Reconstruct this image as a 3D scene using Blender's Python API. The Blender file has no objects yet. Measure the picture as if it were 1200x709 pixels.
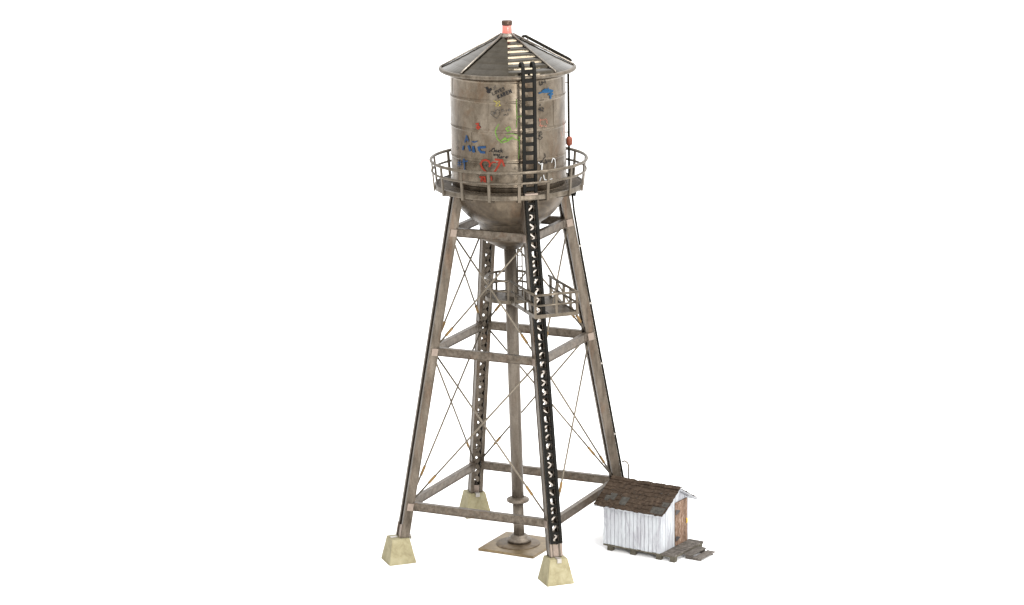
import bpy, bmesh, math, random
from mathutils import Vector, Matrix
random.seed(7)
scene = bpy.context.scene
COL = scene.collection
PI = math.pi
TH = 0.34466                      # how far the tower is turned about its axis

# ------------------------------------------------------------------ materials
def nodes_of(name):
    m = bpy.data.materials.new(name); m.use_nodes = True
    nt = m.node_tree; b = nt.nodes['Principled BSDF']
    return m, nt, b
def N(nt, t, **kw):
    n = nt.nodes.new(t)
    for k, v in kw.items():
        if k in n.inputs: n.inputs[k].default_value = v
        else: setattr(n, k, v)
    return n
def ramp(nt, fac, stops):
    r = nt.nodes.new('ShaderNodeValToRGB'); e = r.color_ramp.elements
    while len(e) < len(stops): e.new(0.5)
    for i, (p, c) in enumerate(stops):
        e[i].position = p; e[i].color = (c[0], c[1], c[2], 1)
    nt.links.new(fac, r.inputs[0]); return r
def mixc(nt, fac, a, b, mode='MIX'):
    m = nt.nodes.new('ShaderNodeMix'); m.data_type = 'RGBA'; m.blend_type = mode
    L = nt.links
    if isinstance(fac, float): m.inputs[0].default_value = fac
    else: L.new(fac, m.inputs[0])
    for s, v in ((6, a), (7, b)):
        if isinstance(v, tuple): m.inputs[s].default_value = (*v, 1)
        else: L.new(v, m.inputs[s])
    return m.outputs[2]
def coords(nt, scale=(1, 1, 1), kind='Object'):
    tc = nt.nodes.new('ShaderNodeTexCoord'); mp = nt.nodes.new('ShaderNodeMapping')
    mp.inputs['Scale'].default_value = scale
    nt.links.new(tc.outputs[kind], mp.inputs[0]); return mp.outputs[0]
def noise(nt, vec, scale, detail=6, rough=.6, dist=0):
    n = N(nt, 'ShaderNodeTexNoise', Scale=scale, Detail=detail, Roughness=rough, Distortion=dist)
    nt.links.new(vec, n.inputs['Vector']); return n.outputs['Fac']
def bump(nt, b, h, strength, dist=.02):
    bp = N(nt, 'ShaderNodeBump', Strength=strength, Distance=dist)
    nt.links.new(h, bp.inputs['Height']); nt.links.new(bp.outputs[0], b.inputs['Normal'])

def metal(name, base, dark, light, metallic=.55, rough=.42, sc=1.0, rust=(.16, .085, .045), rustamt=.35, streak=.25, bmp=.25):
    m, nt, b = nodes_of(name)
    v = coords(nt); vs = coords(nt, (1, 1, streak))
    n1 = noise(nt, vs, 1.6*sc, 8, .65, .4)
    n2 = noise(nt, v, 6*sc, 6, .7)
    n3 = noise(nt, vs, .9*sc, 9, .7, .8)
    c = ramp(nt, n1, [(.33, dark), (.5, base), (.67, light)]).outputs[0]
    f = ramp(nt, n3, [(.52, (0, 0, 0)), (.7, (rustamt,)*3)]).outputs[0]
    c = mixc(nt, f, c, rust)
    g = ramp(nt, n2, [(.3, (.78,)*3), (.7, (1.12,)*3)]).outputs[0]
    c = mixc(nt, 1.0, c, g, 'MULTIPLY')
    nt.links.new(c, b.inputs['Base Color'])
    b.inputs['Metallic'].default_value = metallic; b.inputs['Specular IOR Level'].default_value = .2
    r = ramp(nt, n2, [(.3, (rough-.08,)*3), (.7, (rough+.12,)*3)]).outputs[0]
    nt.links.new(r, b.inputs['Roughness'])
    bump(nt, b, n2, bmp)
    return m
def plain(name, c, metallic=0, rough=.5, var=.2, sc=5, bmp=.15, spec=.2):
    m, nt, b = nodes_of(name)
    n = noise(nt, coords(nt), sc, 7, .65)
    r = ramp(nt, n, [(.3, tuple(x*(1-var) for x in c)), (.7, tuple(min(1, x*(1+var)) for x in c))]).outputs[0]
    nt.links.new(r, b.inputs['Base Color'])
    b.inputs['Metallic'].default_value = metallic; b.inputs['Roughness'].default_value = rough
    b.inputs['Specular IOR Level'].default_value = spec
    bump(nt, b, n, bmp)
    return m

M = {}
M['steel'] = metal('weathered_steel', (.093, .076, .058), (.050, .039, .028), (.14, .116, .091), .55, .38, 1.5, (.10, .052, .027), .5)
M['beam'] = metal('beam_steel', (.097, .079, .061), (.056, .044, .032), (.14, .116, .091), .55, .38, 2.2, (.10, .052, .027), .5, 1.0)
M['pipe'] = metal('riser_steel', (.135, .113, .090), (.092, .074, .056), (.18, .153, .123), .55, .38, 1.5, (.12, .065, .035), .3, .2)
M['tank'] = metal('tank_sheet_steel', (.132, .107, .079), (.064, .048, .033), (.20, .167, .129), .85, .30, .6, (.105, .06, .032), .8, .5, .10)
M['bowl'] = metal('shaded_bowl_steel', (.068, .051, .034), (.030, .021, .013), (.122, .095, .066), .4, .42, .6, (.12, .068, .038), .45, .8)  # dark tone stands for shade under the tank that floor bounce washes out
M['roofm'] = metal('dark_roof_steel', (.054, .046, .034), (.045, .038, .028), (.064, .055, .042), 1.0, .13, .8, (.09, .07, .048), .25, .6, 0)
M['rib'] = metal('roof_rib_steel', (.20, .178, .15), (.14, .12, .10), (.27, .245, .215), .7, .32, 1.2, (.15, .1, .07), .2)
M['deck'] = metal('walkway_steel', (.084, .068, .051), (.05, .04, .029), (.12, .10, .077), .5, .45, 1.2, (.09, .06, .04), .3)
M['rail'] = metal('railing_steel', (.098, .081, .061), (.06, .048, .035), (.142, .119, .092), .6, .38, 1.5, (.12, .08, .05), .2)
M['gusset'] = plain('bright_gusset_metal', (.19, .15, .122), .4, .4, .15)
M['black'] = plain('black_ladder_paint', (.007, .0065, .0055), 0, .4, .3, 6, .15, .05)
M['conduit'] = plain('black_conduit', (.012, .010, .007), 0, .4, .3, 6, .15, .05)
M['rod'] = plain('bare_tie_rod', (.125, .105, .08), .5, .36, .2)
M['brass'] = plain('brass_turnbuckle', (.16, .098, .038), .4, .45, .3)
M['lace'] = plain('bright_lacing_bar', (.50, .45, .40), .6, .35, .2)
M['clip'] = plain('pale_clip', (.30, .28, .255), .5, .35, .1)
M['cap'] = plain('dark_cap', (.055, .032, .022), .3, .25)
M['disc'] = metal('pipe_disc_steel', (.105, .078, .05), (.068, .048, .028), (.15, .115, .075), .4, .42, 1.5, (.14, .09, .045), .6)
M['cement'] = None
def cement():
    m, nt, b = nodes_of('cast_footing')
    v = coords(nt)
    n1 = noise(nt, v, 1.8, 8, .7, .5); n2 = noise(nt, v, 12, 5, .6)
    c = ramp(nt, n1, [(.3, (.150, .126, .072)), (.5, (.215, .190, .112)), (.7, (.265, .240, .155))]).outputs[0]
    f = ramp(nt, n2, [(.58, (0,)*3), (.72, (.45,)*3)]).outputs[0]
    c = mixc(nt, f, c, (.26, .23, .12))
    # grime worn into the foot and the top edge
    nt.links.new(c, b.inputs['Base Color']); b.inputs['Roughness'].default_value = .65; b.inputs['Specular IOR Level'].default_value = .15
    bump(nt, b, n2, .35, .03); return m
M['cement'] = cement()
def platem():
    m, nt, b = nodes_of('pipe_plate_bronze')
    v = coords(nt); n = noise(nt, v, 2.2, 8, .7, .6)
    c = ramp(nt, n, [(.3, (.085, .058, .027)), (.5, (.135, .094, .044)), (.7, (.195, .142, .072))]).outputs[0]
    nt.links.new(c, b.inputs['Base Color']); b.inputs['Metallic'].default_value = .35; b.inputs['Roughness'].default_value = .42
    bump(nt, b, n, .2); return m
M['plate'] = platem()
def whitewood():
    m, nt, b = nodes_of('white_painted_boards')
    v = coords(nt, (1, 1, .22)); v2 = coords(nt)
    n1 = noise(nt, v, 3.2, 9, .75, .7); n2 = noise(nt, v, 11, 6, .7); n3 = noise(nt, v2, 1.1, 4, .6)
    c = ramp(nt, n1, [(.38, (.235, .232, .25)), (.54, (.35, .362, .378)), (.66, (.405, .425, .44))]).outputs[0]
    f = ramp(nt, n2, [(.58, (0,)*3), (.70, (.22,)*3)]).outputs[0]
    c = mixc(nt, f, c, (.34, .32, .31))
    nt.links.new(c, b.inputs['Base Color']); b.inputs['Roughness'].default_value = .7; b.inputs['Specular IOR Level'].default_value = .2
    bump(nt, b, n2, .3, .02); return m
M['white'] = whitewood()
def shinglem():
    m, nt, b = nodes_of('brown_shingles')
    oi = nt.nodes.new('ShaderNodeNewGeometry')
    v = coords(nt); n = noise(nt, v, 6, 8, .75, .3); n2 = noise(nt, v, 22, 4, .7)
    c = ramp(nt, n, [(.3, (.020, .0125, .008)), (.5, (.035, .0235, .0155)), (.72, (.067, .048, .034))]).outputs[0]
    r = ramp(nt, oi.outputs['Random Per Island'], [(0, (.82,)*3), (1, (1.18,)*3)]).outputs[0]
    c = mixc(nt, 1.0, c, r, 'MULTIPLY')
    f = ramp(nt, n2, [(.66, (0,)*3), (.76, (.4,)*3)]).outputs[0]
    c = mixc(nt, f, c, (.15, .13, .11))
    nt.links.new(c, b.inputs['Base Color']); b.inputs['Roughness'].default_value = .85; b.inputs['Specular IOR Level'].default_value = .12
    bump(nt, b, n, .6, .04); return m
M['shingle'] = shinglem()
M['patch'] = plain('blue_grey_patch', (.038, .035, .030), 0, .85, .55, 6, .8)
def woodm(name, d, mid, l, sc=(1, 1, 1), s=6):
    m, nt, b = nodes_of(name)
    oi = nt.nodes.new('ShaderNodeNewGeometry')
    n = noise(nt, coords(nt, sc), s, 9, .7, .8)
    c = ramp(nt, n, [(.32, d), (.5, mid), (.7, l)]).outputs[0]
    r = ramp(nt, oi.outputs['Random Per Island'], [(0, (.8,)*3), (1, (1.2,)*3)]).outputs[0]
    c = mixc(nt, 1.0, c, r, 'MULTIPLY')
    nt.links.new(c, b.inputs['Base Color']); b.inputs['Roughness'].default_value = .75; b.inputs['Specular IOR Level'].default_value = .15
    bump(nt, b, n, .5, .03); return m
M['deckwood'] = woodm('grey_deck_wood', (.035, .03, .026), (.075, .065, .056), (.15, .135, .122), (1, 1, 1), 5)
M['underwood'] = woodm('dark_joist_wood', (.042, .037, .027), (.07, .062, .046), (.10, .092, .07))
M['door'] = woodm('rusty_brown_door', (.072, .042, .027), (.125, .076, .05), (.27, .205, .16), (1, 1, .5), 7)
M['yellow'] = plain('yellow_handle', (.62, .36, .04), .1, .4)
M['hinge'] = plain('dark_hinge', (.04, .035, .035), .4, .5)
M['redbox'] = plain('red_box_paint', (.15, .04, .022), 0, .5, .3)
for k, c in dict(g_black=(.006, .005, .005), g_grey=(.042, .037, .032), g_blue=(.008, .034, .09), g_cyan=(.004, .042, .10), g_red=(.17, .018, .007),
                 g_green=(.085, .165, .024), g_yellow=(.27, .22, .03), g_white=(.38, .38, .375), g_pink=(.27, .09, .06)).items():
    m, nt, b = nodes_of(k)
    b.inputs['Roughness'].default_value = .6; b.inputs['Specular IOR Level'].default_value = .2
    n = noise(nt, coords(nt), 9, 5, .8)
    if k in ('g_pink', 'g_yellow', 'g_green', 'g_grey'):      # thin, worn paint
        a = {'g_pink': .45, 'g_yellow': .7, 'g_green': 1.0, 'g_grey': 1.0}[k]
        lo = .30 if k == 'g_green' else .38; f = ramp(nt, n, [(lo, (0,)*3), (lo+.18, (a,)*3)]).outputs[0]
    else:
        lo = .75 if k == 'g_black' else .45; f = ramp(nt, n, [(.30, (lo,)*3), (.42, (1,)*3)]).outputs[0]
    nt.links.new(f, b.inputs['Alpha']); b.inputs['Base Color'].default_value = (*c, 1)
    M[k] = m
def glow():
    m, nt, b = nodes_of('lit_red_beacon_glass')
    tc = nt.nodes.new('ShaderNodeTexCoord'); sp = nt.nodes.new('ShaderNodeSeparateXYZ')
    nt.links.new(tc.outputs['Generated'], sp.inputs[0])
    r = ramp(nt, sp.outputs[2], [(0, (1, .03, .015)), (.25, (1, .10, .05)), (.6, (.9, .20, .15)), (1, (.75, .26, .22))])
    nt.links.new(r.outputs[0], b.inputs['Emission Color']); b.inputs['Emission Strength'].default_value = .7
    b.inputs['Base Color'].default_value = (.22, .085, .07, 1); b.inputs['Roughness'].default_value = .15
    return m
M['glow'] = glow()
def groundm():
    m, nt, b = nodes_of('white_studio_sweep')
    b.inputs['Base Color'].default_value = (.97, .97, .97, 1); b.inputs['Roughness'].default_value = .9
    b.inputs['Specular IOR Level'].default_value = .1; return m
M['ground'] = groundm()

# ------------------------------------------------------------------ mesh helpers
class MB:
    def __init__(s): s.v = []; s.f = []; s.sm = []
    def add(s, vs, fs, smooth=False):
        o = len(s.v); s.v += [tuple(v) for v in vs]
        for f in fs: s.f.append(tuple(i+o for i in f)); s.sm.append(smooth)
        return s
    def box(s, x0, x1, y0, y1, z0, z1):
        v = [(x, y, z) for z in (z0, z1) for y in (y0, y1) for x in (x0, x1)]
        return s.add(v, [(0, 2, 3, 1), (4, 5, 7, 6), (0, 1, 5, 4), (2, 6, 7, 3), (0, 4, 6, 2), (1, 3, 7, 5)])
    def beam(s, a, b, u, w, h):
        """box from a to b; u = direction of the width w, the third direction carries h"""
        a, b, u = Vector(a), Vector(b), Vector(u)
        d = (b-a).normalized(); u = (u-d*u.dot(d)).normalized(); k = d.cross(u)
        vs = []
        for p in (a, b):
            for q, r in ((-1, -1), (1, -1), (1, 1), (-1, 1)): vs.append(p+u*q*w/2+k*r*h/2)
        return s.add(vs, [(3, 2, 1, 0), (4, 5, 6, 7), (0, 1, 5, 4), (1, 2, 6, 5), (2, 3, 7, 6), (3, 0, 4, 7)])
    def tube(s, pts, r, n=8, closed=False, cap=True):
        pts = [Vector(p) for p in pts]; m = len(pts); rings = []
        up = None
        for i, p in enumerate(pts):
            if closed: d = (pts[(i+1) % m]-pts[i-1]).normalized()
            else: d = (pts[min(i+1, m-1)]-pts[max(i-1, 0)]).normalized()
            if up is None: up = Vector((0, 0, 1)) if abs(d.z) < .9 else Vector((1, 0, 0))
            a = d.cross(up).normalized(); b2 = a.cross(d); up = b2
            rings.append([p+a*r*math.cos(2*PI*j/n)+b2*r*math.sin(2*PI*j/n) for j in range(n)])
        vs = [v for R in rings for v in R]; fs = []
        for i in range(m if closed else m-1):
            k = (i+1) % m
            for j in range(n): fs.append((i*n+j, i*n+(j+1) % n, k*n+(j+1) % n, k*n+j))
        o = len(s.v); s.add(vs, fs, True)
        if cap and not closed:
            s.f.append(tuple(o+j for j in reversed(range(n)))); s.sm.append(False)
            s.f.append(tuple(o+(m-1)*n+j for j in range(n))); s.sm.append(False)
        return s
    def lathe(s, prof, n=96, c=(0, 0), smooth=True, cap0=True, cap1=True):
        vs = []; fs = []
        for r, z in prof:
            for j in range(n):
                a = 2*PI*j/n; vs.append((c[0]+r*math.cos(a), c[1]+r*math.sin(a), z))
        for i in range(len(prof)-1):
            for j in range(n): fs.append((i*n+j, i*n+(j+1) % n, (i+1)*n+(j+1) % n, (i+1)*n+j))
        o = len(s.v); s.add(vs, fs, smooth)
        if cap0: s.f.append(tuple(o+j for j in reversed(range(n)))); s.sm.append(False)
        if cap1: s.f.append(tuple(o+(len(prof)-1)*n+j for j in range(n))); s.sm.append(False)
        return s
    def ringwall(s, prof, n=96):
        """closed profile swept round: solid ring"""
        m = len(prof); vs = []; fs = []
        for j in range(n):
            a = 2*PI*j/n
            for r, z in prof: vs.append((r*math.cos(a), r*math.sin(a), z))
        for j in range(n):
            k = (j+1) % n
            for i in range(m): fs.append((j*m+i, k*m+i, k*m+(i+1) % m, j*m+(i+1) % m))
        return s.add(vs, fs)
    def build(s, name, mat, parent=None, loc=(0, 0, 0), rz=0, bevel=0, autosm=False):
        me = bpy.data.meshes.new(name); me.from_pydata(s.v, [], s.f); me.validate()
        bm = bmesh.new(); bm.from_mesh(me); bmesh.ops.recalc_face_normals(bm, faces=bm.faces); bm.to_mesh(me); bm.free()
        if len(me.polygons) == len(s.sm): me.polygons.foreach_set('use_smooth', s.sm)
        me.materials.append(M[mat])
        o = bpy.data.objects.new(name, me); COL.objects.link(o)
        o.location = loc; o.rotation_euler = (0, 0, rz)
        if parent: o.parent = parent
        if autosm: me.shade_auto_smooth = True if hasattr(me, 'shade_auto_smooth') else False
        if bevel:
            b = o.modifiers.new('bevel', 'BEVEL'); b.width = bevel; b.segments = 2; b.limit_method = 'ANGLE'
        return o
def tag(o, label=None, cat=None, group=None, kind=None):
    if label: o['label'] = label
    if cat: o['category'] = cat
    if group: o['group'] = group
    if kind: o['kind'] = kind
    return o
def thing(name, loc, rz, label, cat, group=None):
    o = bpy.data.objects.new(name, None); COL.objects.link(o); o.location = loc; o.rotation_euler = (0, 0, rz)
    o.empty_display_size = .5
    return tag(o, label, cat, group)
def dup(o, rz, parent):
    c = o.copy(); COL.objects.link(c); c.parent = parent; c.rotation_euler = (0, 0, rz)
    for ch in list(o.children):
        d = ch.copy(); COL.objects.link(d); d.parent = c
    return c

# ------------------------------------------------------------------ ground
g = MB(); g.add([(-1500, -400, 0), (1500, -400, 0), (1500, 2500, 0), (-1500, 2500, 0)], [(0, 1, 2, 3)])
tag(g.build('ground', 'ground'), kind='structure', label='plain white studio surface under everything')

# ------------------------------------------------------------------ tower
tower = thing('water_tower', (0, 0, 0), 0, 'tall weathered steel water tower with graffiti covered tank on four lattice legs', 'water tower')
SL = -.18393; Z1, Z2, Z3 = 3.065, 11.559, 18.0
def RL(z): return 6.085+SL*(z-Z1)
ax = Vector((0, -SL, 1)).normalized()        # leg axis at azimuth 0 (outward = -Y)
outw = Vector((0, -1, -SL)).normalized(); outw = (outw-ax*outw.dot(ax)).normalized()
X = Vector((1, 0, 0))
def LP(z, t=0, o=0): return Vector((0, -RL(z), z))+X*t+outw*o
WH, DH = .35, .25                            # half width, half depth of a leg
zb, zt = 1.36, 20.22

def leg_bm():
    m = MB()
    for s in (-1, 1):
        m.beam(LP(zb, s*(WH-.03)), LP(zt, s*(WH-.03)), X, .055, 2*DH)           # web
        for q in (-1, 1):
            m.beam(LP(zb, s*(WH-.12), q*(DH-.025)), LP(zt, s*(WH-.12), q*(DH-.025)), X, .125, .05)
            # raised edge line of the channel
            m.beam(LP(zb, s*(WH+.008), q*(DH-.03)), LP(zt, s*(WH+.008), q*(DH-.03)), X, .02, .055)
    return m
leg0 = leg_bm().build('leg', 'steel', tower, rz=TH)
def lacing_bm(q, wd):
    m = MB(); z = zb+.75; p = .27 if q > 0 else .36; s = 1
    while z+p < zt-.1:
        t = s*.16
        m.beam(LP(z, -t, q*(DH-(.17 if q > 0 else .09))), LP(z+p, t, q*(DH-(.17 if q > 0 else .09))), outw, .03, wd)
        z += p; s = -s
    return m
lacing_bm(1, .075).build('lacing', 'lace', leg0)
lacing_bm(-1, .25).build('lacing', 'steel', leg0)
# outward and inward foot plates and splice plates
m = MB(); m.beam(LP(zb, 0, DH-.05), LP(zb+.62, 0, DH-.05), X, .30, .06)
m.build('foot_plate', 'gusset', leg0)
for q in (-.28, .28):
    m = MB(); m.beam(LP(zb, q, DH+.03), LP(zb+.72, q, DH+.03), X, .10, .04); m.build('foot_cleat', 'gusset', leg0)
m = MB(); m.beam(LP(zb, 0, -DH+.05), LP(zb+.5, 0, -DH+.05), X, .30, .05); m.build('foot_plate', 'gusset', leg0)
yo, yi = -RL(zb/2)-.50, -RL(zb/2)+.50
for ya, yb in ((yo-.09, yo+.30), (yi-.24, yi+.09)):
    m = MB(); m.box(-.12, .12, ya, yb, zb+.0, zb+.05); ye = ya if ya < -RL(zb/2) else yb-.06
    m.box(-.12, .12, ye, ye+.06, zb-.19, zb-.002)
    m.build('anchor_clip', 'clip', leg0, bevel=.01)
for z in (Z1, Z2, Z3):
    for s in (-1, 1):
        m = MB(); m.beam(LP(z-.20, s*(WH+.03), -.02), LP(z+.20, s*(WH+.03), -.02), X, .05, .36)
        m.build('gusset_plate', 'gusset', leg0, bevel=.015)
for k in (1, 2, 3): dup(leg0, TH+k*PI/2, tower)

# struts between neighbouring legs (front leg at azimuth 0 and the next at 90 deg)
def on(z, az, R=None):
    R = RL(z) if R is None else R
    return Vector((R*math.sin(az), -R*math.cos(az), z))
strut0 = []
for z in (Z1, Z2, Z3):
    a, b = on(z, 0), on(z, PI/2); d = (b-a).normalized(); L = (b-a).length
    nrm = Vector((d.y, -d.x, 0))                    # outward normal of the face
    a2, b2 = a+d*.36, b-d*.36
    m = MB(); up = Vector((0, 0, 1))
    m.beam(a2, b2, nrm, .20, .40)
    m.beam(a2+up*.215, b2+up*.215, nrm, .27, .03); m.beam(a2-up*.215, b2-up*.215, nrm, .27, .03)
    for q in (-.11, .11): m.beam(a2+nrm*q, a2+nrm*q+d*.45, nrm, .02, .36); m.beam(b2+nrm*q-d*.45, b2+nrm*q, nrm, .02, .36)
    s0 = m.build('strut', 'beam', tower, rz=TH)
    for k in (1, 2, 3): dup(s0, TH+k*PI/2, tower)
# crossed tie rods with turnbuckles
for zl, zh in ((Z1, Z2), (Z2, Z3)):
    for flip in (0, 1):
        az0, az1 = (0, PI/2) if not flip else (PI/2, 0)
        t0, t1 = on(zh, az0), on(zl, az1); d = (t1-t0); dh = Vector((d.x, d.y, 0)).normalized()
        nrm = Vector((1, -1, 0)).normalized()
        t0 = t0+dh*.30+Vector((0, 0, -.28)); t1 = t1-dh*.34+Vector((0, 0, .34))
        off = nrm*(.06 if flip else -.02)
        m = MB(); m.tube([t0+off, t1+off], .052, 8)
        r0 = m.build('tie_rod', 'rod', tower, rz=TH)
        D = (t1-t0); m = MB(); f = .865 if zl > 5 else .84
        c = t0+D*f+off; dn = D.normalized()
        m.tube([c-dn*.29, c-dn*.24, c+dn*.24, c+dn*.29], .078, 8)
        m.build('turnbuckle', 'brass', r0)
        for k in (1, 2, 3): dup(r0, TH+k*PI/2, tower)

# riser pipe, its flange and its foot plate
def pc(z): return Vector((.30*(1-z/17), .24*(1-z/17), z))
m = MB(); m.tube([pc(.2), pc(2.45)], .30, 32); m.tube([pc(2.45), pc(17)], .335, 32)
riser = m.build('riser_pipe', 'pipe', tower)
c = pc(2.7); m = MB(); m.lathe([(.36, 2.50), (.56, 2.52), (.62, 2.56), (.62, 2.68), (.57, 2.72), (.38, 2.80)], 48, (c.x, c.y))
m.build('pipe_flange', 'pipe', riser)
c = pc(0); m = MB(); m.lathe([(.66, .24), (.66, .36), (.60, .42), (.50, .44), (.48, .56), (.40, .62), (.33, .64)], 48, (c.x, c.y))
m.build('pipe_collar', 'pipe', riser)
m = MB(); s = 1.70; m.box(-s, s, -s, s, 0, .15)
pl = m.build('pipe_base_plate', 'plate', tower, (c.x+.02, c.y-.22, 0), TH+PI/4-.04, bevel=.02)
m = MB(); m.lathe([(1.22, .15), (1.21, .175), (1.16, .20), (.5, .21)], 64, (0, .1)); m.build('base_disc', 'disc', pl)

# ---------------- tank
RT = 3.07
seams = [26.33, 25.27, 23.68, 22.08, 20.75]
prof = [(2.98, 20.22)]
def lap(z): return [(RT-.012, z-.10), (RT-.015, z-.05), (RT+.025, z-.03), (RT+.035, z), (RT+.024, z+.035), (RT, z+.07), (RT, z+.16)]
for z in sorted(seams): prof += lap(z)
prof += [(RT, 26.62)]
m = MB(); m.lathe(prof, 160)
tank = m.build('tank', 'tank', tower)
# vertical sheet joints, staggered course by course
rows = [(20.86, 22.0), (22.2, 23.58), (23.8, 25.17), (25.4, 26.24)]
for i, (za, zc) in enumerate(rows):
    for k in range(5):
        a = -1.02+i*.33+k*2*PI/5
        m = MB(); m.beam(on(za, a, RT+.004), on(zc, a, RT+.004), Vector((math.cos(a), math.sin(a), 0)), .05, .016)
        m.build('sheet_joint', 'tank', tank)
# rounded bottom
prof = [(1.62, 18.02)]
for i in range(0, 25):
    t = i/24; ang = math.radians(-72+72*t)
    r = 3.05*math.cos(ang)**.82; z = 20.42+2.38*math.sin(ang)
    if z > 18.05 and r > 1.65: prof.append((r, z))
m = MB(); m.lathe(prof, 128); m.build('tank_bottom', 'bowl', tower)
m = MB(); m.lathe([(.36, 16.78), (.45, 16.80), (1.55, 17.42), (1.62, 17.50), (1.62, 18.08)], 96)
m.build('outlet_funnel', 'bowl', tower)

# roof: eight panels with stepped sheets, ribs, rolled eave
prof = [(3.05, 26.55), (3.56, 26.50), (3.64, 26.54), (3.67, 26.62), (3.64, 26.70), (3.56, 26.73), (3.45, 26.72)]
m = MB()
m.lathe(prof, 160, cap0=False, cap1=False)
rim_m = m; m = MB()
ra, rb_, z0r, z1r = 3.50, .34, 26.72, 28.36
def rz(r): return z1r+(z0r-z1r)*(r-rb_)/(ra-rb_)
NS = 7; A0 = .015
stations = []
for k in range(NS):
    ro = ra+(rb_-ra)*k/NS; ri = ra+(rb_-ra)*(k+1)/NS; h = .075
    # the lower edge of each sheet turns down in a steep nose, the rest lies nearly flat
    dr = ro-ri; dzr = rz(ri)-rz(ro)
    for u, v in ((.0, .0), (.04, .10), (.10, .24), (.18, .40), (.27, .54), (.38, .66), (.52, .76), (.70, .86), (.88, .95)):
        stations.append((ro-dr*u, rz(ro)+dzr*v, rz(ro-dr*u)))
stations.append((rb_, z1r, z1r))
for k in range(8):
    a0 = A0+k*PI/4; a1 = a0+PI/4; nn = 8
    vs = []; fs = []
    lapk = 1.0 if k == 0 else .10          # laps flattened on other panels so highlight stripes show on the front alone
    for r, zlap, zsm in stations:
        z = zsm+(zlap-zsm)*lapk
        # slightly bowed chord between ribs so that the panel meets the round eave
        for j in range(nn+1):
            t = j/nn; p = on(0, a0, r).lerp(on(0, a1, r), t); q = on(0, a0+(a1-a0)*t, r)
            e = .35+.65*max(0, (r-2.6)/(.9)) if r > 2.6 else .35
            p = p.lerp(q, min(1, e)); vs.append((p.x, p.y, z))
    w = nn+1
    for i in range(len(stations)-1):
        for j in range(nn): fs.append((i*w+j, i*w+j+1, (i+1)*w+j+1, (i+1)*w+j))
    m.add(vs, fs, False)
for aa in (A0, A0+PI/4):
    vs = []; fs = []
    for r, zlap, zsm in stations:
        p = on(0, aa, r); vs += [(p.x, p.y, zsm-.02), (p.x, p.y, zlap)]
    for i in range(len(stations)-1): fs.append((2*i, 2*i+2, 2*i+3, 2*i+1))
    m.add(vs, fs)
roof = m.build('roof', 'roofm', tower)
rim_m.build('eave_rim', 'rail', roof)
for k in range(1, 8):
    a = A0+k*PI/4
    m = MB(); m.tube([on(rz(ra)+.03, a, ra+.02), on(rz(ra-.1)+.07, a, ra-.1), on(rz(rb_)+.09, a, rb_-.02)], .05, 8)
    m.build('roof_rib', 'rib', roof)
m = MB(); m.lathe([(.44, 28.26), (.44, 28.36), (.40, 28.42), (.30, 28.46), (.28, 28.50)], 40)
bc = m.build('beacon', 'rib', tower)
m = MB(); m.lathe([(.265, 28.44), (.27, 28.50), (.262, 28.75), (.258, 28.93)], 32); m.build('lens', 'glow', bc)
m = MB(); m.lathe([(.26, 28.90), (.28, 28.91), (.295, 28.95), (.295, 29.09), (.265, 29.15), (.18, 29.17)], 32); m.build('beacon_cap', 'cap', bc)

# ---------------- graffiti: thin painted strokes on the shell
def G(x, y):                                  # a spot on the curved shell: azimuth, height
    s = max(-1, min(1, (x-595.7+(y-140)*-.008)/68.6)); a = math.asin(s)
    return a, 24+(136.4+12.6*math.cos(a)-y)/21.65
class Paint:
    def __init__(s): s.m = MB(); s.k = 0
    def stroke(s, pts, w=.05):
        P = [G(*p) for p in pts]; s.k += 1
        R = RT+.038+.0006*s.k; w = w*.8
        for (a0, z0), (a1, z1) in zip(P[:-1], P[1:]):
            du, dz = (a1-a0)*RT, z1-z0; L = math.hypot(du, dz) or 1e-6
            n = max(1, int(L/.15)); ex, ez = du/L*w*.35, dz/L*w*.35
            nx, nz = -dz/L*w/2, du/L*w/2; vs = []; R += .0004
            for i in range(n+1):
                t = i/n; uu = a0*RT+du*t+(-ex if i == 0 else ex if i == n else 0); zz = z0+dz*t+(-ez if i == 0 else ez if i == n else 0)
                for q in (-1, 1):
                    aa = (uu+q*nx)/RT; vs.append((R*math.sin(aa), -R*math.cos(aa), zz+q*nz))
            s.m.add(vs, [(2*i, 2*i+1, 2*i+3, 2*i+2) for i in range(n)])
        return s
    def done(s, mat, label):
        o = s.m.build('graffiti', mat, tank); o['label'] = label; return o
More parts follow.
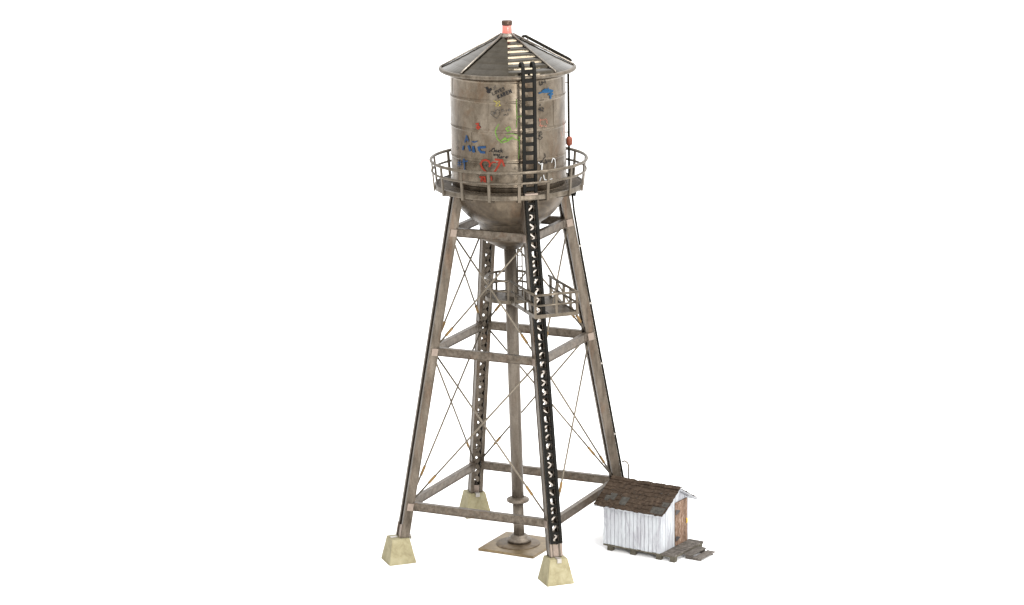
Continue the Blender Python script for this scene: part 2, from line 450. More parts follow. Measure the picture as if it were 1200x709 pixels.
GL = {'L': [[(0, 0), (0, 1), (.6, 1)]], 'O': [[(.1, .1), (.5, 0), (.7, .5), (.5, 1), (.1, .9), (0, .5), (.1, .1)]], 'V': [[(0, 0), (.3, 1), (.65, 0)]],
      'E': [[(.6, 0), (0, 0), (0, 1), (.6, 1)], [(0, .5), (.5, .5)]], 'S': [[(.6, .1), (.2, 0), (0, .25), (.55, .65), (.4, 1), (0, .9)]],
      'K': [[(0, 0), (0, 1)], [(.6, 0), (0, .5), (.6, 1)]], 'A': [[(0, 1), (.3, 0), (.6, 1)], [(.1, .65), (.5, .65)]],
      'R': [[(0, 1), (0, 0), (.5, .1), (.5, .4), (0, .5), (.6, 1)]], 'N': [[(0, 1), (0, 0), (.6, 1), (.6, 0)]], 'J': [[(.5, 0), (.5, .8), (.3, 1), (0, .8)]],
      'T': [[(0, 0), (.6, 0)], [(.3, 0), (.3, 1)]], 'C': [[(.6, .1), (.2, 0), (0, .5), (.2, 1), (.6, .9)]], 'H': [[(0, 0), (0, 1)], [(.6, 0), (.6, 1)], [(0, .5), (.6, .5)]],
      'U': [[(0, 0), (0, .8), (.3, 1), (.6, .8), (.6, 0)]], 'W': [[(0, 0), (.15, 1), (.35, .4), (.55, 1), (.7, 0)]], '1': [[(0, .25), (.25, 0), (.25, 1)]],
      '#': [[(.2, 0), (.1, 1)], [(.5, 0), (.4, 1)], [(0, .35), (.6, .3)], [(0, .7), (.6, .65)]], '2': [[(0, .2), (.3, 0), (.55, .25), (0, 1), (.6, 1)]],
      '4': [[(.45, 1), (.45, 0), (0, .65), (.65, .65)]], 'B': [[(0, 0), (0, 1), (.5, .85), (.5, .6), (0, .5), (.45, .3), (.4, .05), (0, 0)]],
      'I': [[(.1, 0), (.1, 1)]], 'h': [[(0, 0), (0, 1)], [(0, .6), (.3, .45), (.45, 1)]], 'u': [[(0, .4), (.1, 1), (.4, .9), (.45, .4), (.5, 1)]],
      'c': [[(.5, .5), (.1, .5), (.05, 1), (.5, .95)]], 'k': [[(0, 0), (0, 1)], [(.4, .4), (0, .7), (.5, 1)]], 'w': [[(0, .4), (.1, 1), (.3, .5), (.4, 1), (.6, .4)]],
      'a': [[(.5, .5), (.1, .5), (0, .9), (.4, .95), (.5, .45), (.55, 1)]], 's': [[(.4, .45), (.1, .5), (.4, .8), (0, 1)]], 'e': [[(0, .7), (.45, .65), (.3, .4), (0, .7), (.15, 1), (.5, .9)]],
      'r': [[(0, .4), (.05, 1)], [(.05, .6), (.4, .4)]], 'i': [[(.1, .4), (.1, 1)]], 'n': [[(0, .4), (0, 1)], [(0, .6), (.3, .4), (.4, 1)]], 'd': [[(.4, 0), (.4, 1), (0, .95), (.05, .5), (.4, .5)]],
      'y': [[(0, .4), (.2, .8)], [(.5, .4), (.1, 1.3)]], 'M': [[(0, 1), (.05, 0), (.35, .6), (.65, 0), (.7, 1)]], '-': [[(0, .5), (.4, .5)]], ' ': []}
def write(P, txt, x, y, h, ang=0, w=.05, adv=.85, wx=1.0):
    ca, sa = math.cos(ang), math.sin(ang)
    for ch in txt:
        for st in GL[ch]:
            P.stroke([(x+(px*wx*ca+py*sa)*h*1.0, y+(-px*wx*sa+py*ca)*h) for px, py in st], w)
        x += ca*h*adv*wx; y -= sa*h*adv*wx
P = Paint(); a = .50
P.stroke([(571, 104), (573.5, 108.5)], .16); P.stroke([(572, 108.6), (575.5, 106)], .17); P.stroke([(573, 107), (574, 109.5)], .15)
write(P, 'LOVES', 577, 109.8, 3.2, .42, .04, 1.02); write(P, 'KAREN', 583, 113.2, 3.6, .40, .06, 1.02)
P.done('g_black', 'black handwriting near the top of the shell')
P = Paint(); write(P, 'JT', 577.5, 104, 3, .5, .035); P.stroke([(568, 0+104), (569, 103)], .03); P.done('g_grey', 'faint grey initials')
P = Paint()
P.stroke([(582.5, 139.5), (578, 136.5), (575.3, 133.5), (576.5, 131.3), (579, 132), (580, 134), (581, 130.5), (583.5, 129.2), (585.6, 131), (585.4, 134.5), (582.5, 139.5)], .045)
write(P, 'BJ', 578.3, 133, 2.4, .2, .03)
write(P, 'Mindy', 588, 129, 3, .15, .035); write(P, 'and', 590, 134, 2.6, .15, .03); P.done('g_grey', 'grey outlined heart with small writing')
P = Paint(); P.stroke([(579, 119), (583, 121), (586, 120)], .07); P.stroke([(584, 119), (581.5, 125)], .07); P.stroke([(585, 122), (586.5, 124.5), (583, 125.5)], .06)
P.done('g_yellow', 'faint yellow scribble')
P = Paint(); P.stroke([(558.6, 145.2), (561, 145), (560.4, 147.4), (562.6, 149.2), (560.5, 151), (559, 149.4), (560.4, 147.4)], .11); P.done('g_red', 'small red squiggle')
P = Paint()
P.stroke([(605.3, 118), (605.6, 130), (606, 140), (605, 150)], .045); P.stroke([(607, 138), (611, 137)], .05); P.stroke([(608, 160), (608.6, 172), (607.5, 186)], .05)
P.stroke([(582, 150), (580.6, 155), (583, 163), (588, 167.4), (594, 166), (597, 162)], .07); P.stroke([(585, 146), (582, 150)], .05)
P.stroke([(593, 151), (597, 149), (598.5, 152), (595, 154.5), (593, 151)], .07); P.stroke([(592, 161.5), (596, 165.5), (600, 161), (602, 163), (608, 165), (609, 161)], .06)
P.stroke([(594, 158), (600, 157), (606, 159)], .05); P.stroke([(588, 165), (592, 162)], .09); P.stroke([(591, 163.4), (599, 163.6)], .07)
P.done('g_green', 'green spray painted face and tail')
P = Paint()
P.stroke([(545.2, 166), (546.5, 161), (547, 158.5), (548, 162), (548.8, 165)], .09); P.stroke([(545, 163.8), (549, 163)], .06)
P.stroke([(553.6, 165.6), (556, 166.4), (559, 165.4)], .08)
P.stroke([(543.3, 171), (542.6, 174.5)], .15); P.stroke([(549.4, 171), (551, 175.5)], .19); P.stroke([(554.6, 172), (555.6, 177.2)], .19); P.stroke([(555, 172), (554, 177)], .08)
P.stroke([(568.5, 172.2), (561, 172.6), (561.8, 175.4), (564, 178), (568, 178.4)], .15)
P.done('g_blue', 'large blue spray painted letters')
P = Paint(); write(P, '#', 536.2, 187, 7.5, -.05, .055, 1, .95); write(P, '1', 542.5, 186, 12.5, .05, .12, 1, .45)
P.stroke([(543, 189), (548, 188)], .08); P.done('g_blue', 'blue number one with hash sign')
P = Paint(); P.stroke([(535, 163), (537, 165), (535.3, 168)], .04); P.stroke([(534.5, 171), (536.5, 173), (534.8, 175)], .04); P.done('g_grey', 'faint grey marks at the left')
P = Paint()
P.stroke([(573.2, 177.6), (576, 176), (579.5, 173.4), (577, 174), (575.6, 177), (578.5, 178.2)], .04)
write(P, 'huck', 579.4, 174, 4.2, -.04, .042, .62); write(P, 'was', 578.4, 178.6, 3.6, -.05, .035, .75, 1.1); write(P, 'here', 583.5, 181.4, 3.6, -.05, .042, .72, 1.15)
P.stroke([(592, 184.4), (595.5, 183.6)], .035)
P.done('g_black', 'black cursive signature')
P = Paint()
P.stroke([(570, 201.5), (565.4, 196.5), (563.4, 191.5), (565.4, 187.8), (569.5, 187), (573, 188.6), (574.6, 192), (573.6, 194.6)], .13)
P.stroke([(574.6, 192), (577.8, 189.6), (581, 190)], .09); P.stroke([(579.5, 201), (584, 194), (587, 188.5)], .13); P.stroke([(580.5, 186.6), (588.4, 187.6), (590.6, 194)], .13); P.stroke([(584, 190.5), (588.4, 187.6)], .13)
P.stroke([(562, 202.4), (569.5, 202)], .13)
P.stroke([(562.4, 206.8), (568, 207)], .12); P.stroke([(564.2, 207), (563.8, 213)], .09); P.stroke([(567.8, 206.6), (568.8, 213.6)], .14); P.stroke([(564, 207), (568, 213.4)], .09); P.stroke([(575.6, 206.6), (576.2, 210.5)], .10)
P.done('g_red', 'red spray painted heart with an arrow')
P = Paint(); write(P, 'BT', 568, 192.6, 3.2, 0, .035); write(P, 'AH', 574.5, 194.2, 3.2, 0, .035); P.done('g_grey', 'small dark letters inside the red heart')
P = Paint(); P.stroke([(632, 97.5), (633.2, 102), (636, 100.4), (635, 97.5)], .05); P.stroke([(636, 99), (639.2, 97)], .05); P.stroke([(638.2, 95.5), (639.6, 99.6)], .05); P.done('g_black', 'black scrawl under the eave')
P = Paint(); P.stroke([(631.5, 111), (635, 109.8), (638.6, 106.8), (641.8, 106.4)], .09); P.stroke([(636, 108.6), (639, 107), (643, 107.4), (647.5, 108.4)], .15)
P.stroke([(636.5, 109.4), (645, 109.2)], .14); P.stroke([(642.6, 105), (641.5, 107.6)], .08); P.stroke([(646, 108.8), (645, 116.4)], .15); P.stroke([(643, 112.6), (647.5, 111.6)], .12)
P.done('g_cyan', 'blue fish shape')
P = Paint(); write(P, '42', 631.5, 127.5, 3.9, 0, .055, .85); P.stroke([(632, 119), (637, 118.4)], .045); P.stroke([(633, 123.6), (633.4, 125.6)], .045)
P.stroke([(630.5, 157), (634, 155), (635, 158), (631.5, 160.4), (635.5, 161.8), (633, 164.6), (630.6, 163.4)], .04); P.stroke([(633, 155), (631, 164)], .035)
P.done('g_black', 'black numbers and letter to the right of the ladder')
P = Paint(); P.stroke([(632, 142), (640, 141), (641, 146)], .10); P.stroke([(632, 148), (640, 149)], .10); P.stroke([(632, 140), (634, 150)], .08)
P.stroke([(659.8, 141), (660.5, 152), (660, 160)], .10); P.stroke([(661.6, 143), (661.4, 158)], .10); P.stroke([(657, 155), (659, 165)], .08); P.done('g_pink', 'faded pink spray paint')
P = Paint(); P.stroke([(630.6, 190.5), (633, 192.6), (635.5, 192)], .06); P.stroke([(635, 193.5), (634.4, 199.6)], .11); P.stroke([(646, 191), (647.6, 185.8), (650, 187.5), (650.6, 193.5), (649.8, 198)], .06)
P.stroke([(632, 212.4), (633.8, 208)], .06); P.stroke([(636.5, 205.6), (637.6, 210.6), (640, 211.2)], .07); P.stroke([(643.5, 210.6), (646.6, 210)], .06)
P.done('g_white', 'glossy white bubble letters')
P = Paint(); P.stroke([(638, 180.5), (639, 184), (634, 190), (631.5, 193)], .045); P.stroke([(633, 189), (638, 192), (643, 189.4), (646, 189.8)], .045); P.stroke([(638.5, 187), (640.5, 192)], .06); P.done('g_black', 'black outline over the white letters')

# ---------------- walkway round the tank
m = MB(); m.ringwall([(3.09, 20.32), (3.88, 20.32), (3.88, 20.40), (3.09, 20.40)], 128)
for k in range(96):                                       # radial floor laths
    a = k*2*PI/96
    m.beam(on(20.41, a, 3.12), on(20.41, a, 3.86), Vector((math.cos(a), math.sin(a), 0)), .12, .03)
walk = m.build('walkway_deck', 'deck', tower)
m = MB(); m.ringwall([(3.88, 20.20), (3.98, 20.20), (4.00, 20.26), (3.98, 20.44), (3.90, 20.46), (3.88, 20.44)], 128); m.build('deck_rim', 'rail', walk)
for k in range(16):
    a = math.radians(7.5+22.5*k); u = Vector((math.cos(a), math.sin(a), 0))
    m = MB(); m.add([on(20.30, a, 3.2)+u*q for q in (-.05, .05)]+[on(20.30, a, 3.95)+u*q for q in (-.05, .05)]+[on(20.12, a, 3.95)+u*q for q in (-.05, .05)]+[on(19.95, a, 3.2)+u*q for q in (-.05, .05)],
          [(0, 2, 4, 6), (7, 5, 3, 1), (0, 1, 3, 2), (2, 3, 5, 4), (4, 5, 7, 6), (6, 7, 1, 0)])
    m.build('deck_bracket', 'deck', walk)
rail = MB()
cr = lambda R, z, n=128: [on(z, 2*PI*i/n, R) for i in range(n)]
rail.tube(cr(4.17, 21.72), .085, 10, True)
railing = rail.build('railing', 'rail', tower)
m = MB(); m.tube(cr(4.12, 21.14), .065, 10, True); m.build('mid_rail', 'rail', railing)
for k in range(16):
    a = math.radians(7.5+22.5*k); u = Vector((math.cos(a), math.sin(a), 0))
    m = MB(); m.beam(on(20.12, a, 4.02), on(21.70, a, 4.15), u, .15, .08); m.build('rail_post', 'rail', railing)

# ---------------- black ladders
LA = .2985; LW = .305
Lu = Vector((math.cos(LA), math.sin(LA), 0))
m = MB()
for s in (-1, 1):
    c0 = lambda z, R: on(z, LA, R)+Lu*s*LW
    pts = [c0(20.45, 3.74), c0(26.9, 3.74), c0(27.18, 3.71), c0(27.34, 3.60), c0(27.38, 3.46), c0(27.32, 3.32), c0(27.16, 3.24)]
    for p, q in zip(pts[:-1], pts[1:]):
        e = (q-p).normalized()*.02
        m.beam(p-e, q+e, Lu, .17, .15)
tl = m.build('tank_ladder', 'black', tower, bevel=.015)
z = 20.75
while z < 27.2:
    m = MB(); m.beam(on(z, LA, 3.74)-Lu*LW, on(z, LA, 3.74)+Lu*LW, Vector((0, 0, 1)), .20, .10); z += .478
    m.build('rung', 'black', tl, bevel=.015)
m = MB(); m.beam(on(20.50, LA, 3.86)-Lu*.36, on(20.50, LA, 3.86)+Lu*.36, Vector((0, 0, 1)), .10, .24); m.build('ladder_tread', 'gusset', tl, bevel=.02)
o_ = DH+.15
m = MB()
for s in (-1, 1):
    m.beam(LP(2.05, s*.26, o_), LP(20.15, s*.26, o_), X, .15, .16)
ll = m.build('leg_ladder', 'black', tower, rz=TH, bevel=.015)
z = 2.12
while z < 20.1:
    m = MB(); m.beam(LP(z, -.26, o_), LP(z, .26, o_), Vector((0, 0, 1)), .13, .08); z += .478
    m.build('rung', 'black', ll)

# ---------------- service platform round the riser with its arm past the ladder
ZP = 14.15; HR = 1.12
plat = MB(); plat.lathe([(1.30, ZP-.04), (1.30, ZP+.04)], 48)
platf = plat.build('service_platform', 'deck', tower, rz=TH)
m = MB(); m.ringwall([(1.28, ZP-.13), (1.36, ZP-.13), (1.36, ZP+.07), (1.28, ZP+.07)], 48); m.build('platform_rim', 'rail', platf)
m = MB()
for i in range(15):
    y = -4.9+.02+i*.27; m.box(.57, 1.95, y, y+.255, ZP-.03, ZP+.035)
m.build('arm_floor', 'deck', platf)
m = MB(); x0, x1, y0, y1 = -.44, 1.98, -4.98, -1.0
m.box(x0, x1, y0, y0+.09, ZP-.12, ZP+.08); m.box(x0, x0+.08, y0+.09, y1, ZP-.12, ZP+.08); m.box(x1-.08, x1, y0+.09, -.6, ZP-.12, ZP+.08)
m.box(.50, .57, y0+.09, -1.2, ZP-.14, ZP+.04)
m.build('arm_frame', 'rail', platf)
m = MB()
for h, r in ((HR, .075), (HR*.5, .06)):
    m.tube([(x0+.04, -1.25, ZP+h), (x0+.04, y0+.05, ZP+h)], r, 8)
    m.tube([(x1-.04, -.7, ZP+h), (x1-.04, y0+.05, ZP+h)], r, 8)
    m.tube([(x0+.0, y0+.05, ZP+h), (x1+(.08 if h > .6 else .12), y0+.05, ZP+h)], r, 8)
m.build('arm_handrail', 'rail', platf)
posts = [(x0+.04, y0+.05), (x0+.04, -3.4), (x0+.04, -1.9), (.78, y0+.05), (x1-.04, y0+.05), (x1-.04, -4.0), (x1-.04, -3.0), (x1-.04, -2.0), (x1-.04, -1.0)]
for x, y in posts:
    m = MB(); m.box(x-.07, x+.07, y-.045, y+.045, ZP-.08, ZP+HR); m.build('platform_post', 'rail', platf)
m = MB()
for h, r in ((HR, .07), (HR*.5, .06)):
    m.tube([on(ZP+h, math.radians(-25-28.0*i), 1.33) for i in range(11)], r, 8)
m.build('round_handrail', 'rail', platf)
for i in range(7):
    a = math.radians(-25-46.6*i); m = MB(); p = on(ZP, a, 1.33)
    m.beam(p, p+Vector((0, 0, HR)), Vector((math.cos(a), math.sin(a), 0)), .11, .07); m.build('platform_post', 'rail', platf)
m = MB(); lx, ly = .50, -.15
for dx in (-.13, .13): m.box(lx+dx-.03, lx+dx+.03, ly-.03, ly+.03, ZP, 17.35)
z = ZP+.4
while z < 17.3: m.box(lx-.13, lx+.13, ly-.02, ly+.02, z-.025, z+.025); z += .62
m.build('riser_ladder', 'deck', platf)

# ---------------- conduit feeding the beacon
CA = TH+PI/2
pts = [on(28.12, CA, .84), on(28.25, CA, .92), on(28.25, CA, 1.04), on(26.86, CA, 3.50), on(26.74, CA, 3.62)]
m = MB(); m.tube(pts, .085, 10)
con = m.build('conduit', 'conduit', tower)
m = MB(); m.tube([on(26.50, CA, 3.45), on(20.0, CA, 3.45)], .068, 10)
m.tube([on(20.0, CA, 3.45), on(19.75, CA, 3.40)], .10, 10)
m.build('conduit_riser', 'conduit', con)
m = MB(); e0 = CA-.10; m.tube([on(19.86, e0, 3.22), on(19.80, e0, 3.50), on(19.76, CA-.05, 3.62), on(19.62, CA, 3.72), on(19.40, CA, 3.66)], .15, 14)
m.build('conduit_elbow', 'black', con)
pts = [on(19.6, CA, RL(19.6)+.56), on(18.5, CA, RL(18.5)+.47)]+[on(z, CA, RL(z)+.44) for z in (16, 12, 8, 4, 1.8)]
m = MB(); m.tube(pts, .06, 10); m.build('leg_conduit', 'conduit', con)
for z in (16.6, 13.35, 9.9, 5.8):
    m = MB(); p = on(z, CA, RL(z)+.44); m.beam(p-Vector((0, 0, .05)), p+Vector((0, 0, .05)), Vector((math.cos(CA), math.sin(CA), 0)), .15, .15)
    m.build('conduit_clip', 'clip', con)
for t in (.05, .42, .56, .88):
    p = on(28.25, CA, 1.04).lerp(on(26.86, CA, 3.50), t); m = MB(); m.beam(p-Vector((0, 0, .14)), p+Vector((0, 0, .105)), Vector((math.sin(CA), -math.cos(CA), 0)), .045, .12); m.build('conduit_clip', 'clip', con)
m = MB(); c = on(0, CA, 3.47); m.lathe([(.10, 22.16), (.17, 22.24), (.18, 22.5), (.15, 22.60), (.08, 22.66)], 20, (c.x, c.y)); m.build('junction_box', 'redbox', con)
m = MB()
for z in (25.6, 22.9): m.beam(on(z, CA, 3.05), on(z, CA, 3.45), Vector((0, 0, 1)), .05, .05)
m.build('conduit_bracket', 'deck', con)

# ------------------------------------------------------------------ footings, one under each leg
def footing(az, label, seed):
    rnd = random.Random(seed)
    bm = bmesh.new(); H = 1.36; b, t = .77, .50
    vs = [bm.verts.new((x*b, y*b, 0)) for x, y in ((-1, -1), (1, -1), (1, 1), (-1, 1))]
    ws = [bm.verts.new((x*t, y*t, H)) for x, y in ((-1, -1), (1, -1), (1, 1), (-1, 1))]
    bm.faces.new(vs[::-1]); bm.faces.new(ws)
    for i in range(4): bm.faces.new((vs[i], vs[(i+1) % 4], ws[(i+1) % 4], ws[i]))
    bmesh.ops.bevel(bm, geom=list(bm.edges), offset=.035, segments=2, affect='EDGES', profile=.6)
    bmesh.ops.subdivide_edges(bm, edges=[e for e in bm.edges if e.calc_length() > .4], cuts=5, use_grid_fill=True)
    for v in bm.verts:
        if v.co.z > .05: v.co += Vector((rnd.uniform(-1, 1), rnd.uniform(-1, 1), rnd.uniform(-.6, .6)))*.006
    me = bpy.data.meshes.new('footing'); bm.to_mesh(me); bm.free(); me.materials.append(M['cement'])
    o = bpy.data.objects.new('footing', me); COL.objects.link(o)
    p = on(0, az, RL(zb/2)+(.14 if az < 0 else .0)); o.location = (p.x, p.y, 0); o.rotation_euler = (0, 0, az)
    tag(o, label, 'footing', 'tapered footings under the tower legs')
footing(TH, 'tapered cream concrete footing under the front leg that carries the black ladder', 1)
footing(TH-PI/2, 'tapered cream concrete footing under the leftmost tower leg', 2)
footing(TH+PI, 'tapered cream concrete footing under the rear leg, partly behind the low strut', 3)
footing(TH+PI/2, 'tapered concrete footing under the right leg, tucked behind the white shed', 4)

# ------------------------------------------------------------------ shed
# local frame: x = along the long wall toward the porch, y = toward the back, origin = near wall corner by the porch
PHI = .589
shed = thing('shed', (7.916, -2.80, 0), -PHI, 'small white board shed with brown shingled roof beside the tower', 'shed')
L, Wd, ZD, ZW = 3.60, 3.0, .38, 2.82
SM = .553; ZR = ZW+SM*Wd/2
rnd = random.Random(5)
# walls of upright boards
m = MB()
def boards(p0, p1, z0, ztop, n, outward):
    p0, p1 = Vector(p0), Vector(p1); d = (p1-p0)/n; u = d.normalized(); o = Vector(outward)
    for i in range(n):
        a = p0+d*i+u*.012; b = p0+d*(i+1)-u*.012; jo = rnd.uniform(0, .022)
        za, zb2 = ztop((i)/n), ztop((i+1)/n); zl = z0+rnd.uniform(-.02, .01)
        vs = []
        for q in (-.03, .03+jo):
            vs += [a+o*q+Vector((0, 0, zl)), b+o*q+Vector((0, 0, zl)), b+o*q+Vector((0, 0, zb2)), a+o*q+Vector((0, 0, za))]
        m.add(vs, [(0, 1, 2, 3), (7, 6, 5, 4), (0, 4, 5, 1), (1, 5, 6, 2), (2, 6, 7, 3), (3, 7, 4, 0)])
    e0, e1 = p0-o*.04, p1-o*.04
    k = [0, .5, 1]
    vs = [e0.lerp(e1, t)+Vector((0, 0, z0)) for t in k]+[e0.lerp(e1, t)+Vector((0, 0, ztop(t)-.01)) for t in k]
    m.add(vs, [(0, 1, 4, 3), (1, 2, 5, 4)])
flat = lambda t: ZW
gab = lambda t: ZW+SM*Wd/2*(1-abs(2*t-1))-.03
boards((-L, 0, 0), (0, 0, 0), ZD, flat, 15, (0, -1, 0))
boards((-L, Wd, 0), (0, Wd, 0), ZD, flat, 15, (0, 1, 0))
boards((0, 0, 0), (0, Wd, 0), ZD, gab, 12, (1, 0, 0))
boards((-L, 0, 0), (-L, Wd, 0), ZD, gab, 12, (-1, 0, 0))
m.build('wall', 'white', shed)
# door in the porch gable
d0, d1, dz = 1.46, 2.72, 2.86
m = MB(); nd = 6
for i in range(nd):
    a = d0+(d1-d0)*i/nd; b = d0+(d1-d0)*(i+1)/nd-.012
    top = lambda y: min(dz+.0, ZW+SM*(Wd-y)-.0+.02) if y > Wd/2 else dz
    vs = [(q, y, z) for q in (.05, .11) for y, z in ((a, ZD+.05), (b, ZD+.05), (b, min(top(b), ZW+SM*(Wd-b)-.05)), (a, min(top(a), ZW+SM*(Wd-a)-.05)))]
    m.add(vs, [(0, 1, 2, 3), (7, 6, 5, 4), (0, 4, 5, 1), (1, 5, 6, 2), (2, 6, 7, 3), (3, 7, 4, 0)])
door = m.build('door', 'door', shed)
m = MB(); c = (.15, d1-.14, 1.55); m.tube([(.11, c[1], 1.46), (.17, c[1], 1.49), (.17, c[1], 1.68), (.11, c[1], 1.71)], .038, 8); m.build('handle', 'yellow', door)
for z in (.82, 2.32):
    m = MB(); m.add([(.112, d0-.02, z-.14), (.112, d0+.08, z-.14), (.112, d0+.42, z-.03), (.112, d0+.42, z+.03), (.112, d0+.08, z+.14), (.112, d0-.02, z+.14)]+
                    [(.14, d0-.02, z-.14), (.14, d0+.08, z-.14), (.14, d0+.42, z-.03), (.14, d0+.42, z+.03), (.14, d0+.08, z+.14), (.14, d0-.02, z+.14)],
                    [(0, 1, 2, 3, 4, 5), (11, 10, 9, 8, 7, 6)]+[(i, (i+1) % 6, 6+(i+1) % 6, 6+i) for i in range(6)])
    m.build('hinge', 'hinge', door)
# roof: slabs, shingle courses, patches
OE, OGR, OGL = .46, .42, .36
m = MB(); th_ = .05
for side in (-1, 1):
    ys = [Wd/2, Wd/2+side*(Wd/2+OE)]; zs = [ZR, ZR-SM*(Wd/2+OE)]
    vs = [(x, y, z+q) for x in (-L-OGL+.03, OGR-.03) for y, z in zip(ys, zs) for q in (0, th_)]
    m.add(vs, [(0, 1, 3, 2), (4, 6, 7, 5), (0, 4, 5, 1), (2, 3, 7, 6), (1, 5, 7, 3), (0, 2, 6, 4)])
roofs = m.build('roof', 'white', shed)
m = MB(); nr = 7; slope = math.hypot(1, SM); sl = (Wd/2+OE)/nr
for side in (-1, 1):
    for r in range(nr):
        x = -L-OGL-rnd.uniform(0, .05)
        while x < OGR-.02:
            w = rnd.uniform(.13, .30); xe = min(x+w, OGR+rnd.uniform(-.02, .03))
            s0 = r*sl-.02; s1 = (r+1)*sl+rnd.uniform(-.01, .12)
            if r == nr-1: s1 = nr*sl+rnd.uniform(.0, .06)
            zi = ZR-SM*s0+th_+.004; zo = ZR-SM*s1+th_+.032+rnd.uniform(0, .03); tl_ = rnd.uniform(-.012, .02)
            t = .028; a, b = x+.002, xe-.002
            y0_, y1_ = Wd/2+side*s0, Wd/2+side*s1; sk = rnd.uniform(-.02, .02)
            vs = [(a, y0_, zi), (b, y0_, zi), (b+sk, y1_, zo+tl_), (a+sk, y1_, zo), (a, y0_, zi+t), (b, y0_, zi+t), (b+sk, y1_, zo+t+tl_), (a+sk, y1_, zo+t)]
            m.add(vs, [(0, 1, 2, 3), (7, 6, 5, 4), (0, 4, 5, 1), (1, 5, 6, 2), (2, 6, 7, 3), (3, 7, 4, 0)])
            x = xe
x = -L-OGL
while x < OGR:                                    # ridge caps
    w = rnd.uniform(.2, .36); xe = min(x+w, OGR+.02); zz = ZR+.09+rnd.uniform(0, .08)
    for side in (-1, 1):
        vs = [(x, Wd/2, zz+.03), (xe-.01, Wd/2, zz+.03), (xe-.01, Wd/2+side*.2, zz-.08), (x, Wd/2+side*.2, zz-.08)]
        vs += [(p[0], p[1], p[2]-.035) for p in vs]
        m.add(vs, [(0, 1, 2, 3), (7, 6, 5, 4), (0, 4, 5, 1), (1, 5, 6, 2), (2, 6, 7, 3), (3, 7, 4, 0)])
    x = xe
m.build('shingles', 'shingle', roofs)
for (xa, xb, sa, sb) in ((-3.30, -2.92, 1.10, 1.52), (-2.55, -2.08, 1.22, 1.74), (-.45, .36, 1.50, 1.94), (-3.55, -3.25, 1.28, 1.62), (-.02, .40, 1.12, 1.42)):
    y0_, y1_ = Wd/2-sa, Wd/2-sb; za, zc = ZR-SM*sa+.155, ZR-SM*sb+.15
    m = MB(); vs = [(xa, y0_, za), (xb, y0_+.02, za), (xb-.03, y1_, zc), (xa+.02, y1_+.05, zc)]; vs += [(p[0], p[1], p[2]-.03) for p in vs]
    m.add(vs, [(0, 1, 2, 3), (7, 6, 5, 4), (0, 4, 5, 1), (1, 5, 6, 2), (2, 6, 7, 3), (3, 7, 4, 0)])
    m.build('roof_patch', 'patch', roofs)
# deck, porch and piers
PO = .93
m = MB(); m.box(-L-.02, -.0, -.03, Wd+.03, ZD-.11, ZD-.01)
m.box(0, PO, -.03, .05, ZD-.12, ZD-.04); m.box(PO-.08, PO, .05, Wd+.03, ZD-.12, ZD-.04); m.box(0, PO-.08, Wd-.05, Wd+.03, ZD-.12, ZD-.04)
m.build('floor_frame', 'underwood', shed)
m = MB(); npl = 18
for i in range(npl):
    ya = -.06+(Wd+.12)*i/npl; m.box(.06+rnd.uniform(0, .01), PO+rnd.uniform(.0, .05), ya, ya+(Wd+.12)/npl-.02, ZD-.035, ZD+.025+rnd.uniform(-.008, .008))
m.build('porch_deck', 'deckwood', shed, bevel=.008)
for x, y in ((-3.22, .13), (-1.75, .13), (-.12, .13), (PO-.17, .13), (-3.35, Wd-.15), (-1.85, Wd-.15), (-.25, Wd-.15), (PO-.17, Wd-.15)):
    m = MB(); m.box(x-.16, x+.16, y-.13, y+.13, 0, ZD-.11 if x < 0 else ZD-.12); m.build('pier', 'underwood', shed, bevel=.01)
m = MB(); s0y, s1y = .85, 2.40
m.box(PO+.06, PO+.58, s0y, s1y, .25, .31); m.box(PO+.10, PO+.16, s0y+.08, s1y-.08, .05, .25)
m.box(PO+.60, PO+1.12, s0y+.05, s1y+.05, .11, .17)
for y in (s0y+.10, s1y-.18): m.box(PO+.08, PO+.56, y, y+.08, 0, .25); m.box(PO+.562, PO+1.05, y, y+.08, 0, .11)
m.build('steps', 'deckwood', shed, bevel=.01)
vx, vy = -3.42, 2.35; vz = ZR-SM*(vy-Wd/2)
pts = [(vx, vy, vz)]+[(vx, vy, vz+1.0)]+[(vx-.28+.28*math.cos(a), vy, vz+1.0+.28*math.sin(a)) for a in [PI/2*i/5 for i in range(1, 6)]]+[(vx-.42, vy, vz+1.2)]
m = MB(); m.tube(pts, .045, 8); m.build('vent_pipe', 'rod', shed)

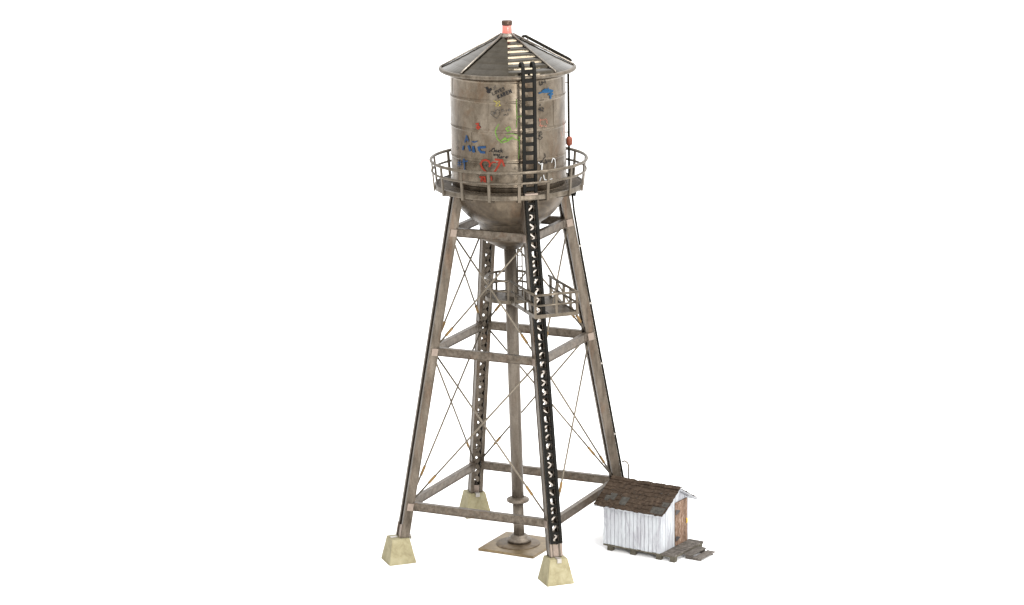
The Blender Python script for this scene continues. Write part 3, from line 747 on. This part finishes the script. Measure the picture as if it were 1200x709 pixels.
# ------------------------------------------------------------------ light
w = bpy.data.worlds.new('World'); scene.world = w; w.use_nodes = True; nt = w.node_tree
bg = nt.nodes['Background']
tc = nt.nodes.new('ShaderNodeTexCoord'); sp = nt.nodes.new('ShaderNodeSeparateXYZ'); nt.links.new(tc.outputs['Generated'], sp.inputs[0])
r = ramp(nt, sp.outputs[2], [(0, (.4,)*3), (.08, (.6,)*3), (.20, (2.15,)*3), (1, (2.15,)*3)])
sx = N(nt, 'ShaderNodeMath', operation='MULTIPLY_ADD'); nt.links.new(sp.outputs[0], sx.inputs[0]); sx.inputs[1].default_value = .22; sx.inputs[2].default_value = 1.0
nt.links.new(r.outputs[0], bg.inputs[0]); nt.links.new(sx.outputs[0], bg.inputs[1])
def area(name, az, el, dist, size, power, col=(1, .985, .96), tgt=(0, 0, 18)):
    l = bpy.data.lights.new(name, 'AREA'); l.shape = 'RECTANGLE'; l.size, l.size_y = size; l.energy = power; l.color = col
    o = bpy.data.objects.new(name, l); COL.objects.link(o)
    p = Vector((math.sin(az)*math.cos(el), -math.cos(az)*math.cos(el), math.sin(el)))*dist+Vector(tgt)
    o.location = p; o.rotation_euler = (Vector(tgt)-p).to_track_quat('-Z', 'Y').to_euler(); return o
area('key_softbox', math.radians(66), math.radians(62), 70, (22, 26), 46000)
area('fill_softbox', math.radians(22), math.radians(9), 90, (12, 26), 62000)

# ------------------------------------------------------------------ camera
cam = bpy.data.cameras.new('camera'); co = bpy.data.objects.new('camera', cam); COL.objects.link(co); scene.camera = co
D, Hc, pi_, ya, ro, f = 165.80715, 53.13438, -0.23292, 0.00043, -0.01344, 3694.11631
fw = Vector((math.sin(ya)*math.cos(pi_), math.cos(ya)*math.cos(pi_), math.sin(pi_)))
rr = Vector((math.cos(ya), -math.sin(ya), 0)); uu = rr.cross(fw)
r2 = rr*math.cos(ro)+uu*math.sin(ro); u2 = uu*math.cos(ro)-rr*math.sin(ro)
Mx = Matrix((r2, u2, -fw)).transposed().to_4x4(); Mx.translation = Vector((0, -D, Hc)); co.matrix_world = Mx
cam.sensor_fit = 'HORIZONTAL'; cam.sensor_width = 36; cam.lens = 36*f/1200; cam.clip_start = 1; cam.clip_end = 5000
scene.view_settings.view_transform = 'Standard'; scene.view_settings.look = 'None'
scene.view_settings.exposure = 0; scene.view_settings.gamma = 1
scene.render.engine = 'CYCLES'
scene.render.resolution_x = 1024; scene.render.resolution_y = 605
